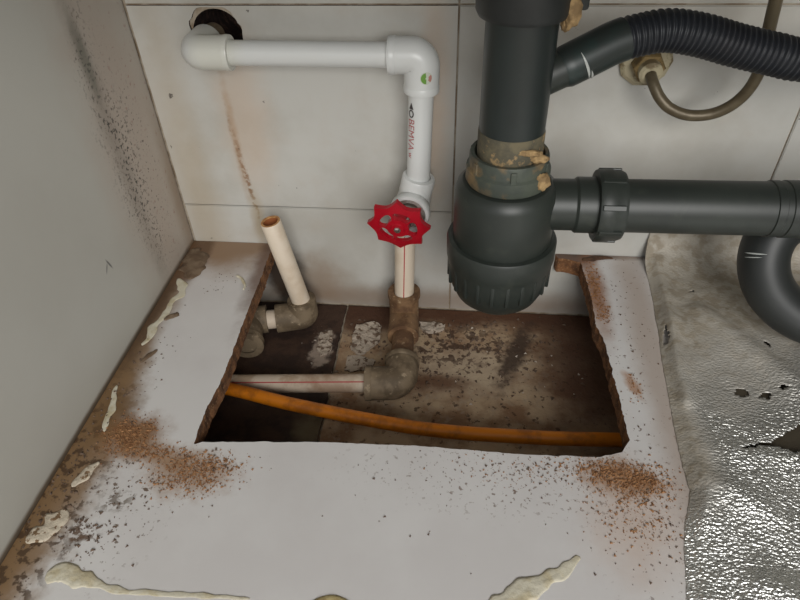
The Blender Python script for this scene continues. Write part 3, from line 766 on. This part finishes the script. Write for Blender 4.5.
# outlet towards the right
OZ = 0.1385
def X(profile, m, name, parent=None, mod=None, seg=48, auto=35):
    return obj(name, lathe(profile, (0, TY, OZ), (1, 0.0, 0.010), seg, None, mod), m, parent or tr, True, auto)
X([(0.0198, 0.355), (0.0198, 0.386), (0.0215, 0.388), (0.0215, 0.404)], 'drain', 'outlet')
on = X([(0.0205, 0.4015), (0.0268, 0.402), (0.0277, 0.404), (0.0277, 0.4130), (0.0270, 0.4140), (0.0268, 0.4195), (0.0258, 0.4220), (0.0205, 0.4225)], 'drain', 'outlet_nut')
for k in range(8):
    a = 2 * PI * k / 8 + 0.3
    bm = box(0.4030, 0.4200, -0.0022, 0.0022, 0.0262, 0.0283, 0.0007)
    bmesh.ops.rotate(bm, verts=bm.verts, cent=(0, 0, 0), matrix=Matrix.Rotation(a, 3, 'X'))
    bmesh.ops.translate(bm, verts=bm.verts, vec=(0, TY, OZ + 0.004)); obj('nut_rib', bm, 'drain', on)
X([(0.0203, 0.42), (0.0203, 0.533)], 'drain', 'drain_pipe')
X([(0.0203, 0.5275), (0.0212, 0.528), (0.0212, 0.5335), (0.0206, 0.534), (0.0206, 0.538), (0.0214, 0.5385), (0.0214, 0.80), (0.0205, 0.801)], 'drain', 'drain_pipe')
# side inlet of the tailpiece
BR0 = Vector((TX, TY, 0.232)); BR1 = Vector((0.3725, -0.1175, 0.2465))
obj('side_inlet', tube([BR0, BR1], 0.0126, 32), 'drain', tr, True, 40)

# ---------------------------------------------------------------- corrugated hose
hp = [BR1 - (BR1 - BR0).normalized() * 0.010, Vector((0.382, -0.114, 0.2505)), Vector((0.400, -0.108, 0.2575)), Vector((0.416, -0.104, 0.2608)), Vector((0.4335, -0.101, 0.2625)), Vector((0.456, -0.099, 0.259)), Vector((0.4805, -0.098, 0.2523)), Vector((0.507, -0.098, 0.2465)), Vector((0.535, -0.098, 0.242)), Vector((0.60, -0.10, 0.245)), Vector((0.66, -0.11, 0.27))]
hp = catmull(hp, 20)
fine = resample(hp, 0.00055)
hose = thing('corrugated_hose', 'black corrugated drain hose running right from the bottle trap neck', 'hose', tuple(hp[0]))
i_c = min(range(len(fine)), key=lambda i: abs(fine[i].x - 0.405))
obj('cuff', tube(fine[:i_c + 1][::6], lambda i, s: 0.0142 - 0.0006 * math.exp(-s * 300) if s > 0.001 else 0.0128, 32), 'cuff', hose, True, 40)
obj('ribbed_tube', tube(fine[i_c - 2:], lambda i, s: 0.0129 + 0.0012 * max(-0.8, math.sin(2 * PI * s / 0.0040)), 32), 'hose_black', hose, True)
HOSE_GLINT = [fine[i] for i in range(len(fine))]

# ---------------------------------------------------------------- supply hose and its wall outlet
wo = thing('wall_outlet', 'stained cream round wall flange with dull brass nut', 'pipe fitting', (0.4505, -0.0002, 0.2075))
o_ = Vector((0.4505, 0, 0.2075))
obj('flange', lathe([(0.0, 0.0003), (0.0222, 0.0003), (0.0222, 0.004), (0.019, 0.007), (0.012, 0.008), (0.0, 0.008)], o_, (0, -1, 0), 10, None, None), 'flange', wo, True, 30)
obj('nut', lathe([(0.0, 0.0075), (0.0132, 0.0075), (0.0132, 0.019), (0.0118, 0.0205), (0.0, 0.0205)], o_, (0, -1, -0.05), 6), 'brass', wo, True, 30)
obj('collar', lathe([(0.0095, 0.02), (0.0095, 0.027), (0.007, 0.029), (0.0, 0.029)], o_, (0, -1, -0.1), 28), 'flange', wo, True, 30)
sh = obj('supply_hose', tube(catmull([(0.4500, -0.0285, 0.2048), (0.4515, -0.0365, 0.2005), (0.4575, -0.0425, 0.1915), (0.467, -0.046, 0.1840), (0.482, -0.048, 0.1795), (0.4985, -0.050, 0.1818), (0.5110, -0.053, 0.191), (0.518, -0.057, 0.206), (0.5185, -0.062, 0.226), (0.5125, -0.068, 0.252), (0.506, -0.075, 0.29), (0.500, -0.08, 0.36), (0.498, -0.08, 0.41)], 10), 0.0045, 20), 'supply_hose', None, True, 40)
tag(sh, 'thin olive grey supply hose looping down from wall flange behind corrugated hose', 'hose')

# ---------------------------------------------------------------- bent drain hose under the drain pipe
bp_ = catmull([(0.70, -0.075, 0.112), (0.63, -0.078, 0.112), (0.588, -0.082, 0.110), (0.565, -0.089, 0.098), (0.5585, -0.100, 0.076), (0.567, -0.112, 0.053), (0.588, -0.123, 0.036), (0.615, -0.131, 0.029), (0.655, -0.137, 0.027), (0.71, -0.14, 0.027)], 10)
bh = thing('bent_drain_hose', 'smooth black hose bending down onto the foil beneath drain pipe', 'hose', tuple(bp_[-1]))
obj('hose_wall', tube(bp_, 0.0200, 40), 'drain_dark', bh, True, 40)
def glint_arc(P, i, R, facing, half, w, skew, parent, name='tape_glint'):  # thin pale arc laid on a hose as a painted highlight
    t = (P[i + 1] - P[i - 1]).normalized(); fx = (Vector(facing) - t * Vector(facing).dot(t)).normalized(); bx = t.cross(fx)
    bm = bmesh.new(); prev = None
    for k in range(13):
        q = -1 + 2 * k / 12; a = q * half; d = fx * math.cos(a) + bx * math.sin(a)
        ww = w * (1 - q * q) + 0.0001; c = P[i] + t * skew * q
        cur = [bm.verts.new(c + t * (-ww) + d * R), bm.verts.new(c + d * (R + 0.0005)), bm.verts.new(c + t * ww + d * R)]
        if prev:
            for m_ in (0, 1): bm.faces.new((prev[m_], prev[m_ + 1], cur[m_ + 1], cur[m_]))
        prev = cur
    return obj(name, bm, 'glint_tape', parent, True)
glint_arc(bp_, 28, 0.0201, (-0.75, -0.6, 0.4), 0.35, 0.0005, 0.006, bh)
glint_arc(bp_, 38, 0.0201, (-0.75, -0.6, 0.5), 0.45, 0.0005, 0.001, bh)
glint_arc(bp_, 39, 0.0201, (-0.75, -0.6, 0.3), 0.35, 0.0003, 0.001, bh)

glint_arc(HOSE_GLINT, 24, 0.0143, (0.1, -0.9, -0.1), 0.8, 0.0008, 0.001, hose)
glint_arc(HOSE_GLINT, 30, 0.0143, (0.1, -0.7, -0.7), 0.5, 0.0007, 0.001, hose)

# ---------------------------------------------------------------- foil sheet
def foil_height(x, y):
    v = Vector((x, y, 0))
    h = 0.0016 + 0.0034 * (0.5 + noise.noise(v * 13 + Vector((3, 1, 0)))) + 0.0040 * (0.5 + noise.noise(v * 19 + Vector((9, 4, 2)))) * min(1.0, max(0.0, (-0.2 - y) / 0.06)) + 0.0016 * noise.noise(v * 34) + 0.0010 * abs(noise.noise(v * 62 + Vector((0, 5, 2))))
    # folds: pulled up near the tear, a crease running out from it, a ridge along the front right
    def ridge(ax, ay, bx, by, w, hh):
        a = Vector((ax, ay)); b = Vector((bx, by)); p = Vector((x, y)); t = max(0, min(1, (p - a).dot(b - a) / (b - a).length_squared))
        return hh * math.exp(-((p - a - (b - a) * t).length / w) ** 2)
    h += ridge(0.515, -0.249, 0.60, -0.258, 0.008, 0.002)
    h += ridge(0.478, -0.27, 0.52, -0.30, 0.010, 0.003)
    h += ridge(0.50, -0.355, 0.56, -0.375, 0.012, 0.006)
    h += ridge(0.505, -0.02, 0.490, -0.20, 0.008, 0.004)
    h += ridge(0.53, -0.09, 0.60, -0.20, 0.012, 0.004)
    return max(h, 0.0012)
def left_edge(y):
    t = np.interp(-y, [-0.03, 0.02, 0.0879, 0.1601, 0.2204, 0.2837, 0.308, 0.3635, 0.56], [0.494, 0.4925, 0.4888, 0.4817, 0.4749, 0.4734, 0.4640, 0.4520, 0.43])
    return t + 0.0020 * noise.noise(Vector((y * 28, 0.3, 0))) + 0.0006 * noise.noise(Vector((y * 260, 0.8, 0)))
tears = [jag([(0.516, -0.2485), (0.5300, -0.2405), (0.5435, -0.2375), (0.5702, -0.220), (0.605, -0.203), (0.605, -0.241), (0.5700, -0.2475), (0.5560, -0.2465), (0.5477, -0.2425), (0.5380, -0.2420), (0.5300, -0.2450)], 0.004, 0.0012, True, 3),
         jag([(0.4869, -0.1340), (0.4896, -0.1205), (0.4923, -0.1124), (0.4929, -0.1232), (0.4905, -0.1349)], 0.002, 0.0006, True, 4),
         jag([(0.5320, -0.1879), (0.5369, -0.1816), (0.5439, -0.1830), (0.5446, -0.1879), (0.5383, -0.1914)], 0.002, 0.0008, True, 5),
         jag([(0.5499, -0.1907), (0.5544, -0.1854), (0.5619, -0.1862), (0.5589, -0.1922)], 0.002, 0.0008, True, 6),
         jag([(0.5677, -0.1817), (0.5722, -0.1779), (0.5752, -0.1809), (0.5714, -0.1839)], 0.002, 0.0006, True, 7),
         jag([(0.527, -0.059), (0.531, -0.0565), (0.533, -0.0575), (0.530, -0.0595)], 0.002, 0.0005, True, 8),
         jag([(0.573, -0.129), (0.5760, -0.1245), (0.5790, -0.129), (0.5785, -0.134)], 0.002, 0.0006, True, 9)]
bm = bmesh.new(); NX, NY = 190, 330; rows = []
for j in range(NY + 1):
    s = j / NY; yv = -0.555 + s * 0.580; row = []
    for i in range(NX + 1):
        u = i / NX
        if yv > -0.040:                      # curves up against the tiles
            th = min(PI / 2 - 0.25, (yv + 0.040) / 0.040); Rf = 0.040; rest = max(0.0, yv + 0.040 - th * Rf)
            yy2 = min(-0.0022, -0.040 + Rf * math.sin(th) + rest * math.cos(th)); zz = Rf * (1 - math.cos(th)) + rest * math.sin(th)
        else: yy2 = yv; zz = 0
        xl = left_edge(yv); x = xl + (0.82 - xl) * (u ** 1.15)
        hz = foil_height(x, yv)
        k = min(1.0, (x - xl) / 0.010); hz = 0.0003 + (hz - 0.0003) * k
        row.append(bm.verts.new((x, yy2 - 0.5 * hz * min(1, zz / 0.02), zz + hz)))
    rows.append(row)
for j in range(NY):
    for i in range(NX):
        q = (rows[j][i], rows[j][i + 1], rows[j + 1][i + 1], rows[j + 1][i])
        c = (q[0].co + q[2].co) / 2
        if c.y < -0.03 and any(inside((c.x, c.y), t) for t in tears): continue
        bm.faces.new(q)
fo = obj('foil_sheet', bm, 'foil', None, True)
mod = fo.modifiers.new('thickness', 'SOLIDIFY'); mod.thickness = 0.0004; mod.offset = 1.0
tag(fo, 'torn embossed silver foil sheet covering the right side of base board', 'foil')

# ---------------------------------------------------------------- dried sealant and chips on the board
def seal(name, label, cat, path, widths, h, m, seed, group=None):
    o = obj(name, ribbon(path, widths, h, 0.0002, seed), m, None, True); tag(o, label, cat, group); return o
seal('sealant_smear', 'cream sealant smear with long thin tail at the front left of board', 'sealant', [(0.036, -0.3850), (0.0454, -0.3805), (0.056, -0.3820), (0.0680, -0.3845), (0.084, -0.3880), (0.11, -0.3880), (0.145, -0.3868), (0.1763, -0.3858)], [0.006, 0.0135, 0.012, 0.010, 0.005, 0.0035, 0.003, 0.002], 0.0009, 'sealant', 1)
seal('sealant_smear', 'peeled cream sealant smear at the front centre right of the board', 'sealant', [(0.325, -0.383), (0.338, -0.3745), (0.3515, -0.3660), (0.3640, -0.3590), (0.3760, -0.3510), (0.3840, -0.3450), (0.3896, -0.3400)], [0.010, 0.014, 0.017, 0.013, 0.008, 0.007, 0.003], 0.0010, 'sealant', 2)
seal('sealant_smear', 'small sealant scrap cut by the bottom edge of the photo', 'sealant', [(0.214, -0.389), (0.226, -0.3850), (0.240, -0.3870), (0.252, -0.392)], [0.003, 0.008, 0.010, 0.006], 0.002, 'sealant_yellow', 3)
seal('sealant_clump', 'large pitted sealant clump in the front left corner of board', 'sealant', [(0.0245, -0.3350), (0.0215, -0.3440), (0.0165, -0.3530), (0.0090, -0.3620)], [0.006, 0.015, 0.015, 0.006], 0.0015, 'sealant_pit', 4)
seal('sealant_clump', 'small ring-shaped sealant crumb beside the left sawdust patch', 'sealant', [(0.0300, -0.2940), (0.0260, -0.3000), (0.0235, -0.3080), (0.0195, -0.3170)], [0.003, 0.008, 0.009, 0.004], 0.0013, 'sealant_pit', 5)
seal('sealant_strip', 'torn white sealant strip along the left panel near the back', 'sealant', [(0.0075, -0.0690), (0.0165, -0.0800), (0.0200, -0.0910), (0.0150, -0.1080), (0.0155, -0.1240), (0.0120, -0.1420), (0.0130, -0.1560), (0.0105, -0.1680)], [0.004, 0.011, 0.009, 0.006, 0.007, 0.010, 0.009, 0.003], 0.0008, 'sealant', 6)
seal('sealant_strip', 'short white sealant strip along the left panel above the sawdust', 'sealant', [(0.0085, -0.2170), (0.0110, -0.2290), (0.0165, -0.2420), (0.0170, -0.2560), (0.0205, -0.2660)], [0.002, 0.005, 0.006, 0.005, 0.002], 0.0008, 'sealant', 7)
seal('laminate_chip', 'grey brown laminate chip lying beside the torn sealant strip', 'chip', [(0.0180, -0.1330), (0.0230, -0.1270), (0.0285, -0.1220)], [0.004, 0.009, 0.005], 0.0016, 'chip', 8)
seal('laminate_chip', 'dark narrow laminate chip on left of board below the strip', 'chip', [(0.0180, -0.1900), (0.0220, -0.1800), (0.0270, -0.1720)], [0.003, 0.006, 0.003], 0.0014, 'chip', 9)
seal('plaster_curl', 'thin white curl on the back left arm of the board', 'chip', [(0.0680, -0.0600), (0.0750, -0.0650), (0.0810, -0.0740), (0.0825, -0.0830)], [0.002, 0.003, 0.003, 0.002], 0.0016, 'sealant', 10)
seal('rotten_flake', 'large brown rotten board flake in the back left corner', 'chip', [(0.0060, -0.0160), (0.0130, -0.0350), (0.0190, -0.0560), (0.0210, -0.0700)], [0.014, 0.026, 0.024, 0.004], 0.0028, 'chip', 12)

seal('rotten_flake', 'thin dark brown flake against the wall on the right arm of board', 'chip', [(0.430, -0.010), (0.441, -0.0075), (0.452, -0.006), (0.463, -0.006)], [0.004, 0.009, 0.007, 0.002], 0.0024, 'rot', 13)

# ---------------------------------------------------------------- sawdust and crumbs
def on_board(x, y):
    if not (0.002 < x < 0.487 and -0.58 < y < -0.003): return None
    if inside((x, y), outline): return 0.0001
    return None
for lab, spots, sd in (
    ('brown sawdust spilled at the left front corner of the opening', [(0.043, -0.267, 0.011, 0.009, 900, 0.0003, 0.0012), (0.068, -0.281, 0.018, 0.004, 420, 0.0003, 0.0012), (0.106, -0.299, 0.016, 0.009, 900, 0.0003, 0.0012), (0.118, -0.288, 0.014, 0.004, 260, 0.0003, 0.0014)], 1),
    ('brown sawdust heap at the right front corner of the opening', [(0.418, -0.271, 0.014, 0.005, 700, 0.0003, 0.0013), (0.438, -0.279, 0.012, 0.007, 900, 0.0003, 0.0013), (0.432, -0.300, 0.018, 0.017, 500, 0.0003, 0.0012), (0.375, -0.276, 0.03, 0.008, 220, 0.0003, 0.001)], 2),
    ('brown sawdust along the right arm of the sawn board near wall', [(0.437, -0.055, 0.004, 0.022, 420, 0.0003, 0.0014), (0.441, -0.094, 0.004, 0.008, 160, 0.0003, 0.0012), (0.452, -0.185, 0.003, 0.008, 60, 0.0003, 0.0013)], 3)):
    tag(obj('sawdust', grains(spots, on_board, sd), 'sawdust'), lab, 'sawdust', None, 'stuff')
tag(obj('dirt_crumbs', grains([(0.36, -0.277, 0.05, 0.010, 71, 0.0005, 0.0014), (0.43, -0.33, 0.03, 0.04, 60, 0.0005, 0.0013), (0.455, -0.15, 0.012, 0.07, 60, 0.0005, 0.0014),
        (0.06, -0.32, 0.025, 0.022, 82, 0.0006, 0.0015), (0.05, -0.352, 0.012, 0.008, 66, 0.0006, 0.0016), (0.03, -0.22, 0.012, 0.04, 60, 0.0005, 0.0015), (0.012, -0.3, 0.006, 0.09, 121, 0.0006, 0.0018),
        (0.06, -0.07, 0.02, 0.012, 33, 0.0004, 0.0009), (0.25, -0.31, 0.10, 0.025, 22, 0.0005, 0.0010), (0.12, -0.285, 0.012, 0.006, 13, 0.001, 0.0018)], on_board, 9), 'crumb'),
    'dark dirt crumbs scattered over the white base board', 'dirt', None, 'stuff')
in_pit = lambda x, y: FZ + 0.0002 if (0.09 < x < 0.455 and -0.27 < y < -0.006) else None
tag(obj('floor_crumbs', grains([(0.31, -0.045, 0.05, 0.02, 200, 0.0006, 0.003), (0.36, -0.08, 0.04, 0.03, 110, 0.0006, 0.0026), (0.27, -0.11, 0.03, 0.015, 80, 0.0006, 0.0026), (0.2, -0.05, 0.03, 0.03, 60, 0.0006, 0.0024)], in_pit, 12), 'crumb'),
    'brown dirt crumbs on the floor inside the sawn opening', 'dirt', None, 'stuff')
tag(obj('plaster_crumbs', grains([(0.36, -0.07, 0.05, 0.04, 22, 0.0008, 0.0022), (0.17, -0.09, 0.03, 0.02, 12, 0.0008, 0.0024)], in_pit, 15), 'pale_crumb'),
    'pale plaster crumbs on the floor inside the sawn opening', 'dirt', None, 'stuff')
